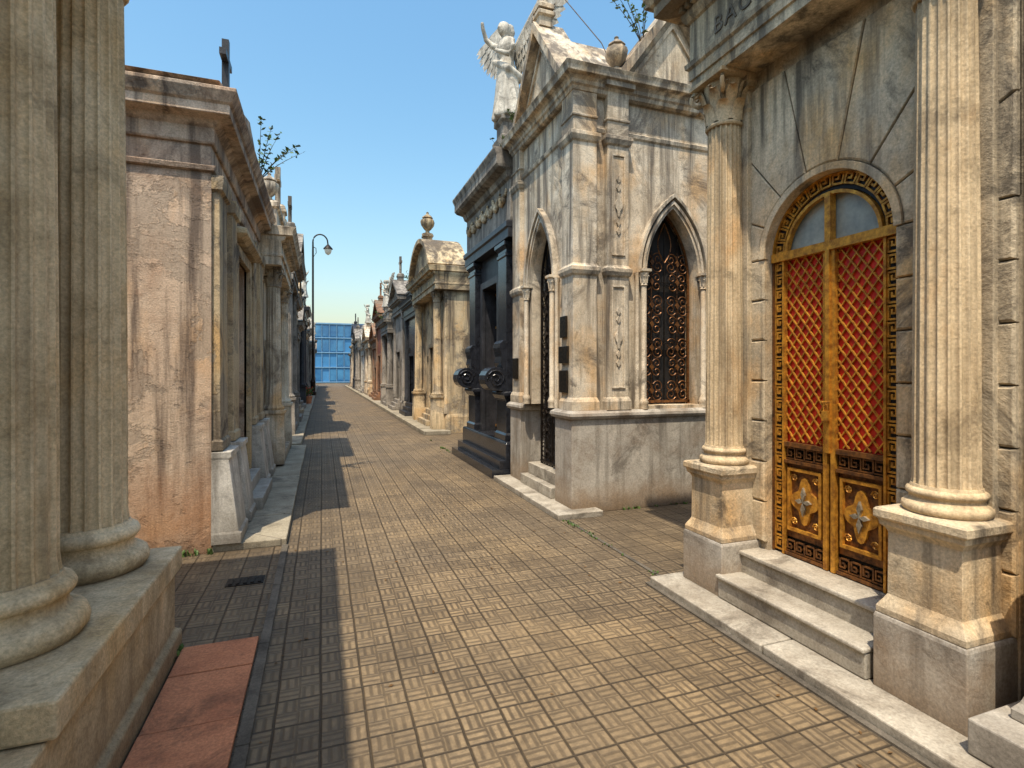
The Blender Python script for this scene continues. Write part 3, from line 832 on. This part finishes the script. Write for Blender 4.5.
mb = MB(); mb.box(fb, BC-.42, BC+.42, -.28, -.24, .53, 3.1); mb.obj('door_leaf', e, 'dark')
mb = MB()
for k in range(-4, 5):
    mb.box(fb, BC+k*.09-.008, BC+k*.09+.008, -.22, -.2, .55, 3.08)
for z in (.6, 1.2, 1.8, 2.4, 3.0): mb.box(fb, BC-.42, BC+.42, -.225, -.195, z, z+.04)
mb.obj('door_bars', e, 'gold')
mb = MB(); mb.loft(ID, 2.76, 3.22, 8.22, 8.70, [(0,5.38),(0,5.5),(-.06,5.54),(-.06,5.74),(-.02,5.78),(-.02,5.84)]); mb.obj('statue_pedestal', e, 'grey')

# ------------------------------------------------------------ statues
def figure(name, x, y, z, h, ang, wings, mat='angel', raise_arm=True):
    e = empty(name, (x, y, z)); b = MB()
    ca, sa = cos(ang), sin(ang)
    def P(fwd, lat, up):
        return (x+h*(fwd*ca-lat*sa), y+h*(fwd*sa+lat*ca), z+h*up)
    rings = [(.0,.18,.17,.00),(.03,.185,.175,.0),(.15,.16,.145,.01),(.3,.135,.12,.02),(.42,.12,.105,.03),(.5,.11,.095,.035),(.58,.088,.072,.035),(.62,.084,.068,.035),(.68,.105,.078,.045),(.74,.12,.078,.05),(.79,.125,.068,.05),(.815,.10,.05,.05),(.83,.05,.04,.05),(.87,.03,.03,.055)]
    seg_ = 28; vs = []
    for (u, rl, rf, off) in rings:
        for i in range(seg_):
            t = 2*pi*i/seg_
            fold = 1+(.13*cos(9*t+u*4)+.07*cos(5*t-u*7))*max(0, 1-u/.62)
            vs.append(P(off+rf*fold*cos(t), rl*fold*sin(t), u))
    fs_ = []
    for j in range(len(rings)-1):
        for i in range(seg_):
            fs_.append((j*seg_+i, j*seg_+(i+1) % seg_, (j+1)*seg_+(i+1) % seg_, (j+1)*seg_+i))
    fs_.append(tuple(range(seg_))); fs_.append(tuple(range((len(rings)-1)*seg_, len(rings)*seg_)))
    b.add(vs, fs_)
    H = [(.855,.03),(.87,.045),(.89,.056),(.92,.064),(.95,.066),(.975,.058),(.993,.038),(1.0,.01)]
    vs = []
    for u, r in H:
        for i in range(16):
            t = 2*pi*i/16
            rr = r*(1+.12*cos(t)*(1 if u < .93 else 0)); nose = .016 if (i == 0 and .89 < u < .93) else 0
            vs.append(P(.065+rr*1.12*cos(t)+nose, rr*.86*sin(t), u))
    fs_ = [(j*16+i, j*16+(i+1) % 16, (j+1)*16+(i+1) % 16, (j+1)*16+i) for j in range(len(H)-1) for i in range(16)]
    fs_ += [tuple(range(16)), tuple(range(112, 128))]
    b.add(vs, fs_)
    b.tube([P(.02, .0, .99), P(-.0, 0, .97), P(-.02, 0, .92), P(-.015, 0, .87)], [h*.03, h*.05, h*.05, h*.03], 8)
    if raise_arm:
        b.tube([P(.05, -.10, .78), P(.09, -.17, .83), P(.15, -.20, .88), P(.20, -.19, .97), P(.22, -.18, 1.03)], [h*.04, h*.034, h*.028, h*.022, h*.018], 8)
    else:
        b.tube([P(.05, -.10, .78), P(.07, -.14, .68), P(.12, -.12, .6), P(.16, -.03, .62)], [h*.04, h*.036, h*.03, h*.02], 8)
    b.tube([P(.05, .10, .78), P(.07, .15, .68), P(.12, .13, .6), P(.18, .05, .64), P(.2, .02, .66)], [h*.04, h*.038, h*.032, h*.022, h*.018], 8)
    b.tube([P(-.1, .12, .4), P(.1, .1, .48), P(.14, -.08, .6)], [h*.04, h*.04, h*.03], 8)
    o = b.obj('body', e, mat, smooth=60)
    rm = o.modifiers.new('remesh', 'REMESH'); rm.mode = 'VOXEL'; rm.voxel_size = h*.0105; rm.use_smooth_shade = True
    if wings:
        w = MB()
        for sg in (-1, 1):
            arm = [Vector(P(-.04-.10*t, sg*(.05+.30*t), .70+.52*t-.04*t*t)) for t in [i/8 for i in range(9)]]
            w.tube(arm, [h*(.045-.026*i/8) for i in range(9)], 6)
            nf = 22
            for layer, (l0, wd, o_) in enumerate(((.44, .075, 0), (.28, .07, .012), (.17, .06, .022))):
                for i in range(nf):
                    t = (i+.5)/nf; k = min(7, int(t*8)); p = arm[k].lerp(arm[k+1], t*8-k)
                    L = l0*h*(.6+.5*t); a = radians(-80+78*t**1.8)
                    d = Vector(P(-.05, sg*cos(a), sin(a)))-Vector((x, y, z)); d.normalize()
                    sd = d.cross(Vector((ca, sa, 0))).normalized()*wd*h*.5
                    off = Vector((ca, sa, 0))*(h*(o_-.01*(i % 2)))
                    w.add([p-sd+off, p+sd+off, p+d*L*.85+sd*.9+off, p+d*L+off, p+d*L*.85-sd*.9+off], [(0,1,2,3,4)])
        w.obj('wings', e, mat)
    return e
figure('angel_statue', 2.98, 8.45, 5.84, 1.62, pi+.35, True)

# ------------------------------------------------------------ left plaster mausoleum
e = empty('plastered_mausoleum', (-2.2, 7.1, 0))
A0, A1, AX = 5.3, 9.0, -.92
fl = lambda s, n, z: (AX+n, s, z)
mb = MB()
mb.box(ID, -4.4, AX-.28, A0, A1, 0, 3.6)
AC = 7.1
archwall(mb, fl, A0, A1, .34, 3.6, [(AC-.5, 2.9), (AC+.5, 2.9)], -.28, 0)
mb.box(fl, A0, A1, -.28, 0, 0, .34)
mb.obj('walls', e, 'plaster')
mb = MB()
mb.loft(ID, -4.4, AX, A0, A1, [(.01,3.36),(.03,3.37),(.04,3.41),(.01,3.42)])
mb.loft(ID, -4.4, AX, A0, A1, [(.02,3.6),(.03,3.62),(.03,3.74),(.05,3.76),(.08,3.80),(.17,3.82),(.17,3.90),(.19,3.92),(.23,4.0),(.23,4.03),(.1,4.06)])
mb.poly(fl, [(A0+.1,4.05),(A1-.1,4.05),(AC,4.5)], -3.2, .0)
mb.band(fl, [(A0-.15,4.05),(AC,4.5),(A1+.15,4.05)], [(A0-.22,4.08),(AC,4.62),(A1+.22,4.08)], -3.2, .1)
mb.obj('cornice_and_pediment', e, 'plaster', bevel=.006)
mb = MB()
for (a, b) in ((A0+.02, A0+.42), (AC-1.05, AC-.72), (AC+.72, AC+1.05), (A1-.42, A1-.02)):
    mb.loft(fl, a, b, 0, .07, [(.02,.9),(.02,.98),(0,1.0),(-.01,3.2),(.02,3.22),(.03,3.3),(.03,3.34)], kb=0)
mb.band(fl, [(AC-.5,.34),(AC-.5,2.9),(AC+.5,2.9),(AC+.5,.34)], [(AC-.62,.34),(AC-.62,3.02),(AC+.62,3.02),(AC+.62,.34)], -.03, .05)
mb.loft(fl, AC-.7, AC+.7, 0, .1, [(0,3.05),(.06,3.1),(.06,3.15),(0,3.18)], kb=0)
mb.obj('pilasters_and_architrave', e, 'plaster2', bevel=.005)
mb = MB()
for (a, b) in ((A0+.0, A0+.44), (AC-1.07, AC-.70), (AC+.70, AC+1.07), (A1-.44, A1-.0)):
    mb.loft(fl, a, b, 0, .12, [(.12,.07),(.12,.16),(.10,.18),(.02,.82),(.04,.84),(.04,.89)], kb=0, ks=.2)
mb.box(fl, AC-.6, AC+.6, 0, .3, .07, .2); mb.box(fl, AC-.55, AC+.55, -.1, .16, .2, .345)
mb.obj('marble_pedestals_and_steps', e, 'white', bevel=.006)
mb = MB(); mb.box(fl, AC-.5, AC+.5, -.26, -.23, .345, 2.9); mb.obj('door_leaf', e, 'doorbrown')
mb = MB()
for sg in (-1, 1):
    for (z0, z1) in ((.45, 1.2), (1.3, 2.75)):
        a0, a1 = sorted((AC+sg*.05, AC+sg*.44))
        mb.band(fl, [(a0,z0),(a0,z1),(a1,z1),(a1,z0),(a0,z0)], [(a0+.03,z0+.03),(a0+.03,z1-.03),(a1-.03,z1-.03),(a1-.03,z0+.03),(a0+.03,z0+.03)], -.23, -.2)
mb.obj('door_mouldings', e, 'doorgreen')
mb = MB(); mb.loft(fl, AC-.14, AC+.14, -.3, -.02, [(0,4.52),(0,4.74),(.03,4.76),(.03,4.8),(-.04,4.83)]); cross(mb, AX-.16, AC, 4.83, .72, .075); mb.obj('cross_finial', e, 'dgrey')

# ------------------------------------------------------------ generic mausoleum
def maus(side, xf, y0, y1, H, mat='cream', trim=None, top='tri', fin='cross', depth=2.8, door='doorgreen', cols=False, arch=False, lod=0, name='mausoleum'):
    trim = trim or mat
    f = (lambda s, n, z: (xf-n, s, z)) if side > 0 else (lambda s, n, z: (xf+n, s, z))
    W = y1-y0; c = (y0+y1)/2
    e = empty(name, (xf+side*depth/2, c, 0))
    b = MB(); t = MB(); d = MB()
    b.loft(f, y0, y1, -depth, 0, [(.0,0),(.05,.001),(.05,.42),(.02,.47),(0,.5)], ks=.4)
    b.box(f, y0, y1, -depth, -.22, .5, H)
    w = min(.5, W*.18); zt = min(2.75, H*.62)
    cur = semi(c, zt-w*.3, w, 12) if arch else [(c-w, zt), (c+w, zt)]
    archwall(b, f, y0, y1, .5, H, cur, -.22, 0)
    b.obj('walls', e, mat)
    d.box(f, c-w-.01, c+w+.01, -.2, -.17, .5, zt+(w*.8 if arch else .01))
    for sg in (-1, 1):
        a0, a1 = sorted((c+sg*.03, c+sg*(w-.03)))
        for (q0, q1) in ((.56, 1.2), (1.26, zt-.06)):
            d.band(f, [(a0,q0),(a0,q1),(a1,q1),(a1,q0),(a0,q0)], [(a0+.04,q0+.04),(a0+.04,q1-.04),(a1-.04,q1-.04),(a1-.04,q0+.04),(a0+.04,q0+.04)], -.17, -.14)
    d.obj('door', e, door)
    path = [(c-w,.5)]+cur+[(c+w,.5)]
    def grow(p, k):
        return (p[0]+(k if p[0] > c+1e-3 else -k if p[0] < c-1e-3 else 0), p[1]+(k if p[1] > zt-.01 or (arch and p[1] > zt-w*.29) else 0))
    t.band(f, path, [grow(p, .1) for p in path], -.03, .045)
    t.box(f, c-w-.25, c+w+.25, 0.051, .36, .1, .24); t.box(f, c-w-.18, c+w+.18, .051, .24, .24, .37); t.box(f, c-w-.12, c+w+.12, .051, .14, .37, .505)
    pw = min(.3, W*.1); p = .1
    if cols:
        p = .34
        for a in (y0+pw, y1-pw):
            x, y, _ = f(a, .2, 0)
            t.loft(ID, x-.17, x+.17, y-.17, y+.17, [(0,.1),(0,.5),(-.01,.52),(-.01,.9),(.02,.93),(.02,.98)])
            t.lathe(x, y, [(.16,.98),(.17,1.02),(.14,1.06),(.125,1.1),(.105,H-.3)], 14 if lod else 80, None if lod else flute(16, .1))
            if lod: t.lathe(x, y, [(.11,H-.3),(.13,H-.27),(.11,H-.24),(.17,H-.05),(.18,H-.001)], 12)
            else: capital(t, x, y, .105, H-.3, H-.001)
    for a in (y0+.02, y1-pw-.02):
        t.loft(f, a, a+pw, 0, .06, [(.02,.505),(.02,.65),(0,.68),(0,H-.25),(.02,H-.23),(0,H-.2),(.03,H-.05),(.03,H-.002)], kb=0)
    q = p
    t.loft(f, y0, y1, -depth, 0, [(q,H),(q,H+.13),(q+.03,H+.135),(q+.03,H+.17),(q,H+.18),(q,H+.38),(q+.05,H+.40),(q+.07,H+.45),(q+.17,H+.47),(q+.17,H+.53),(q+.22,H+.6),(q+.0,H+.62)], ks=.3, kb=.3)
    if not lod:
        s = y0
        while s < y1: t.box(f, s, s+.05, q+.05, q+.11, H+.40, H+.462); s += .1
    Zt = H+.62; ap = Zt
    if top == 'tri':
        rise = W*.25; ap = Zt+rise+.1
        t.poly(f, [(y0+.05, Zt-.01), (y1-.05, Zt-.01), (c, Zt+rise)], -depth, q)
        t.band(f, [(y0-.03, Zt), (c, Zt+rise), (y1+.03, Zt)], [(y0-.12, Zt+.03), (c, Zt+rise+.12), (y1+.12, Zt+.03)], -depth, q+.18)
    elif top == 'seg':
        rise = W*.26; ap = Zt+rise+.1
        A_ = segarc(c, Zt, W*.46, rise, 16); B_ = segarc(c, Zt, W*.46, rise, 16, .12)
        t.band(f, A_, [(a, Zt-.01) for a, z in A_], -.5, q)
        t.band(f, A_, B_, -.55, q+.16)
    elif top == 'flat':
        ap = Zt+.45
        t.loft(f, y0+.1, y1-.1, -depth+.1, q-.08, [(0,Zt-.01),(0,Zt+.32),(.04,Zt+.35),(.04,Zt+.42),(0,Zt+.45)])
        for a in (y0+.25, y1-.25):
            x, y, _ = f(a, q-.2, 0); urn(t, x, y, Zt+.44, .5)
    elif top == 'dome':
        t.loft(f, y0+.2, y1-.2, -depth+.2, q-.2, [(0,Zt-.01),(0,Zt+.3),(.05,Zt+.34),(0,Zt+.4)])
        r = min(W, depth)*.4; x, y, _ = f(c, -depth/2, 0)
        t.lathe(x, y, [(r*1.0, Zt+.39), (r*1.0, Zt+.7), (r*1.06, Zt+.75), (r, Zt+.8)]+[(r*cos(a), Zt+.8+r*1.1*sin(a)) for a in [i*pi/2/8 for i in range(1, 8)]]+[(r*.12, Zt+.8+r*1.1), (r*.12, Zt+1.1+r*1.1), (.01, Zt+1.35+r*1.1)], 20)
        ap = Zt+.45
    t.obj('trim', e, trim, smooth=38)
    g = MB(); x, y, _ = f(c, q-.15, 0)
    g.loft(ID, x-.12, x+.12, y-.12, y+.12, [(0,ap-.2),(0,ap+.12),(.03,ap+.14),(.03,ap+.18),(-.03,ap+.2)])
    if fin == 'cross': cross(g, x, y, ap+.22, .75, .09)
    elif fin == 'urn': urn(g, x, y, ap+.18, .7)
    if fin == 'statue': figure('statue', x, y, ap+.18, 1.25, pi if side > 0 else 0, lod == 0)
    g.obj('finial', e, trim, smooth=38)
    if not lod:
        pl = MB()
        for k in range(4):
            a = RND.choice((y0+W*.2, y1-W*.28))+RND.uniform(-.1, .1); z = RND.uniform(1.1, 2.4)
            pl.box(f, a, a+.24, .001, .02+.002*k, z, z+.18)
        pl.obj('plaques', e, 'bronze')
    return e

maus(1, 3.08, 13.6, 17.1, 3.75, 'plaster2', 'plaster2', 'seg', 'urn', cols=True, depth=3.5, door='doorbrown', arch=False)
maus(1, 3.0, 17.4, 20.2, 3.5, 'black', 'dgrey', 'flat', 'none', door='dark')
maus(1, 2.95, 20.4, 23.2, 3.9, 'grey', 'grey', 'tri', 'cross')
maus(1, 3.0, 23.4, 26.0, 3.3, 'facade', 'grey', 'flat', 'statue', cols=True)
maus(1, 2.95, 28.0, 31.0, 4.0, 'brick', 'brown', 'tri', 'cross', door='doorbrown')
maus(-1, -.95, 9.25, 11.9, 3.3, 'cream', 'cream', 'flat', 'cross', cols=True, door='doorgreen')
maus(-1, -.98, 13.6, 16.4, 3.8, 'plaster2', 'grey', 'tri', 'cross', cols=True)
maus(-1, -.95, 16.6, 19.4, 3.3, 'grey', 'grey', 'flat', 'urn', door='dark')
maus(-1, -1.0, 19.6, 22.6, 3.6, 'white', 'facade', 'seg', 'cross')
mats = ['cream', 'white', 'grey', 'plaster2', 'brown', 'dgrey', 'facade', 'brick', 'plaster', 'black', 'brown', 'greyblock']
tops = ['tri', 'flat', 'seg', 'tri', 'dome', 'flat']
fins = ['cross', 'cross', 'urn', 'statue', 'cross', 'statue', 'cross']
for side, ystart in ((1, 31.3), (-1, 22.9)):
    y = ystart; last = None
    while y < 61:
        W = RND.uniform(2.4, 3.6); m = RND.choice([q for q in mats if q != last]); last = m
        fn = RND.choice(fins)
        maus(side, (3.05 if side > 0 else -1.0)+RND.uniform(-.06, .06), y, y+W, RND.uniform(2.8, 4.4), m, RND.choice([m, m, 'cream', 'grey']) if m != 'black' else 'dgrey',
             RND.choice(tops), fn, cols=RND.random() < .3, lod=1, door=RND.choice(['doorgreen', 'doorbrown', 'dark']), arch=RND.random() < .3)
        y += W+RND.choice([.15, .15, .2, .2, 2.0])
for (sd, xf, ys) in ((1, 7.2, [(3.0, 6.0, 'cream'), (6.2, 9.4, 'grey'), (13.6, 16.6, 'white'), (17, 20, 'plaster2')]),
                     (-1, -5.6, [(-2, 1.4, 'grey'), (1.6, 4.8, 'cream'), (5.0, 8.2, 'plaster2'), (8.5, 12, 'white'), (13, 16.5, 'grey')]),
                     (-1, -1.15, [(-4.9, -1.6, 'cream'), (-8.3, -5.1, 'plaster2')])):  # unseen tombs behind the camera, added to shade the alley from the sun
    for a, b, m in ys:
        maus(sd, xf, a, b, 3.3, m, m, RND.choice(['tri', 'flat']), RND.choice(['cross', 'urn']), lod=1)

# ------------------------------------------------------------ street lamp
e = empty('street_lamp', (-.55, 36.5, 0)); mb = MB()
lx, ly = -.55, 36.5; LH = 10.0
mb.lathe(lx, ly, [(.2,.1),(.2,.3),(.15,.35),(.14,.9),(.17,.95),(.12,1.05),(.09,1.2),(.075,3),(.1,3.05),(.07,3.12),(.06,LH-.6),(.05,LH)], 12)
pts = [(lx+.45-.45*cos(t), ly-.05, LH+.45*sin(t)*1.1) for t in [i*pi/12 for i in range(12)]]+[(lx+.92, ly-.05, LH-.15)]
mb.tube([(lx, ly, LH-.05)]+pts, .045, 8)
mb.tube([(lx+.02, ly, LH-1.0), (lx+.2, ly, LH-.7), (lx+.18, ly, LH-.4), (lx+.05, ly, LH-.35)], .025, 6)
mb.lathe(lx+.92, ly-.05, [(.03,LH-.1),(.1,LH-.16),(.28,LH-.36),(.3,LH-.42),(.24,LH-.43)], 14)
mb.obj('pole_and_arm', e, 'iron', smooth=40)
mb = MB(); mb.lathe(lx+.92, ly-.05, [(.22,LH-.43),(.22,LH-.55),(.15,LH-.72),(.03,LH-.8)], 14); mb.obj('lantern_glass', e, 'lampglass', smooth=60)

# ------------------------------------------------------------ blue building
e = empty('blue_office_building', (1, 85, 0)); mb = MB()
mb.box(ID, -9, 9, 80, 92, 0, 8.6); mb.obj('walls', e, 'blue')
mb = MB(); wn = MB()
for z in (.1, 2.2, 4.3, 6.4, 8.4): mb.box(ID, -9.1, 9.1, 79.8, 79.99, z, z+.14)
for i in range(19): mb.box(ID, -9.05+i, -8.98+i, 79.85, 79.995, 0, 8.6)
for z in (.3, 2.4, 4.5, 6.6):
    for i in range(18):
        if RND.random() < .6: wn.box(ID, -8.9+i, -8.1+i, 79.9, 79.98, z+.1, z+1.7)
mb.obj('pale_mullions', e, 'whitepaint'); wn.obj('windows', e, 'winblue')

# ------------------------------------------------------------ plants
sprig('roof_plant', -.80, 7.9, 4.15, .95, 7, (.15, -.1), 22, .07)
sprig('roof_plant', 3.65, 5.5, 5.5, .9, 6, (-.2, 0), 20, .06)
sprig('roof_plant', 3.0, 7.95, 5.35, .5, 8, (-.2, 0), 18, .06)
sprig('roof_plant', 3.05, 8.9, 5.35, .6, 8, (-.1, 0), 18, .06)
sprig('roof_plant', 2.75, 7.7, 4.98, .35, 6, (-.3, 0), 12, .05)
sprig('roof_plant', 2.9, 18.5, 4.5, .8, 8, (-.1, 0), 20, .09)
sprig('roof_plant', -1.0, 14.2, 4.4, .7, 8, (.1, 0), 20, .09)
sprig('roof_plant', 2.9, 26.3, 3.8, 1.0, 8, (-.1, 0), 20, .1)
mb = MB()
for i in range(22):
    a = RND.random(); tuft(mb, 2.47+RND.uniform(-.02, .02), 3.45+1.75*a, 0.001, 5, .022, .04)
for i in range(9): tuft(mb, -1.5+RND.random()*.65, 5.27, 0.001, 10, .07, .04)
for i in range(7): tuft(mb, -.77, 3.5-RND.random()*.2, .02, 5, .04, .03)
for i in range(10): tuft(mb, 2.7+RND.random()*1.8, 5.35, .001, 6, .04, .03)
for i in range(8): tuft(mb, 2.38, 10.3+RND.random()*3, .001, 8, .04, .05)
mb.obj('weeds', None, 'leaf')
e = empty('flower_pot', (-.62, 27, .1)); mb = MB(); mb.lathe(-.62, 27, [(.14,.1),(.18,.4),(.2,.4),(.2,.45),(.15,.45)], 14); mb.obj('pot', e, 'terra')
lf = MB(); fl_ = MB()
for i in range(200):
    d = Vector((RND.gauss(0, 1), RND.gauss(0, 1), RND.gauss(0, 1))).normalized()*RND.uniform(.1, .28); p = Vector((-.62, 27, .68))+d
    a = Vector((RND.uniform(-1, 1), RND.uniform(-1, 1), RND.uniform(-1, 1))).normalized()*.05; b = d.cross(a).normalized()*.03
    (fl_ if i % 4 == 0 else lf).add([p-a, p+b, p+a, p-b], [(0,1,2,3)])
lf.obj('leaves', e, 'leaf'); fl_.obj('flowers', e, 'flower')

# ------------------------------------------------------------ light, sky, camera
EL = radians(66); dx, dy = -.56, -.8285
sun = bpy.data.lights.new('sun', 'SUN'); sun.energy = 5.0; sun.angle = radians(.53); sun.color = (1.0, .88, .70)
so = bpy.data.objects.new('sun', sun); COL.objects.link(so)
sd = Vector((dx*cos(EL), dy*cos(EL), sin(EL)))
so.rotation_euler = sd.to_track_quat('Z', 'Y').to_euler()
w = bpy.data.worlds.new('World'); SC.world = w; w.use_nodes = True
nt = w.node_tree; bg = nt.nodes['Background']
sk = nt.nodes.new('ShaderNodeTexSky'); sk.sky_type = 'NISHITA'; sk.sun_disc = False
sk.sun_elevation = EL; sk.sun_rotation = math.atan2(dx, dy)
sk.air_density = 1.7; sk.dust_density = 2.4; sk.ozone_density = 3.4
hs_ = nt.nodes.new('ShaderNodeHueSaturation'); hs_.inputs['Hue'].default_value = .49; hs_.inputs['Saturation'].default_value = 1.2; hs_.inputs['Value'].default_value = 1.5
nt.links.new(sk.outputs[0], hs_.inputs['Color']); nt.links.new(hs_.outputs[0], bg.inputs[0]); bg.inputs[1].default_value = .15
cam = bpy.data.cameras.new('camera'); co = bpy.data.objects.new('camera', cam); COL.objects.link(co)
cam.sensor_width = 36; cam.lens = 530*36/1024; cam.shift_y = -12/1024
cam.clip_start = .05; cam.clip_end = 2000
co.location = (0, 0, 1.6); co.rotation_euler = (radians(90), 0, -math.atan(190/530))
SC.camera = co
SC.view_settings.view_transform = 'Standard'; SC.view_settings.look = 'None'; SC.view_settings.exposure = 0
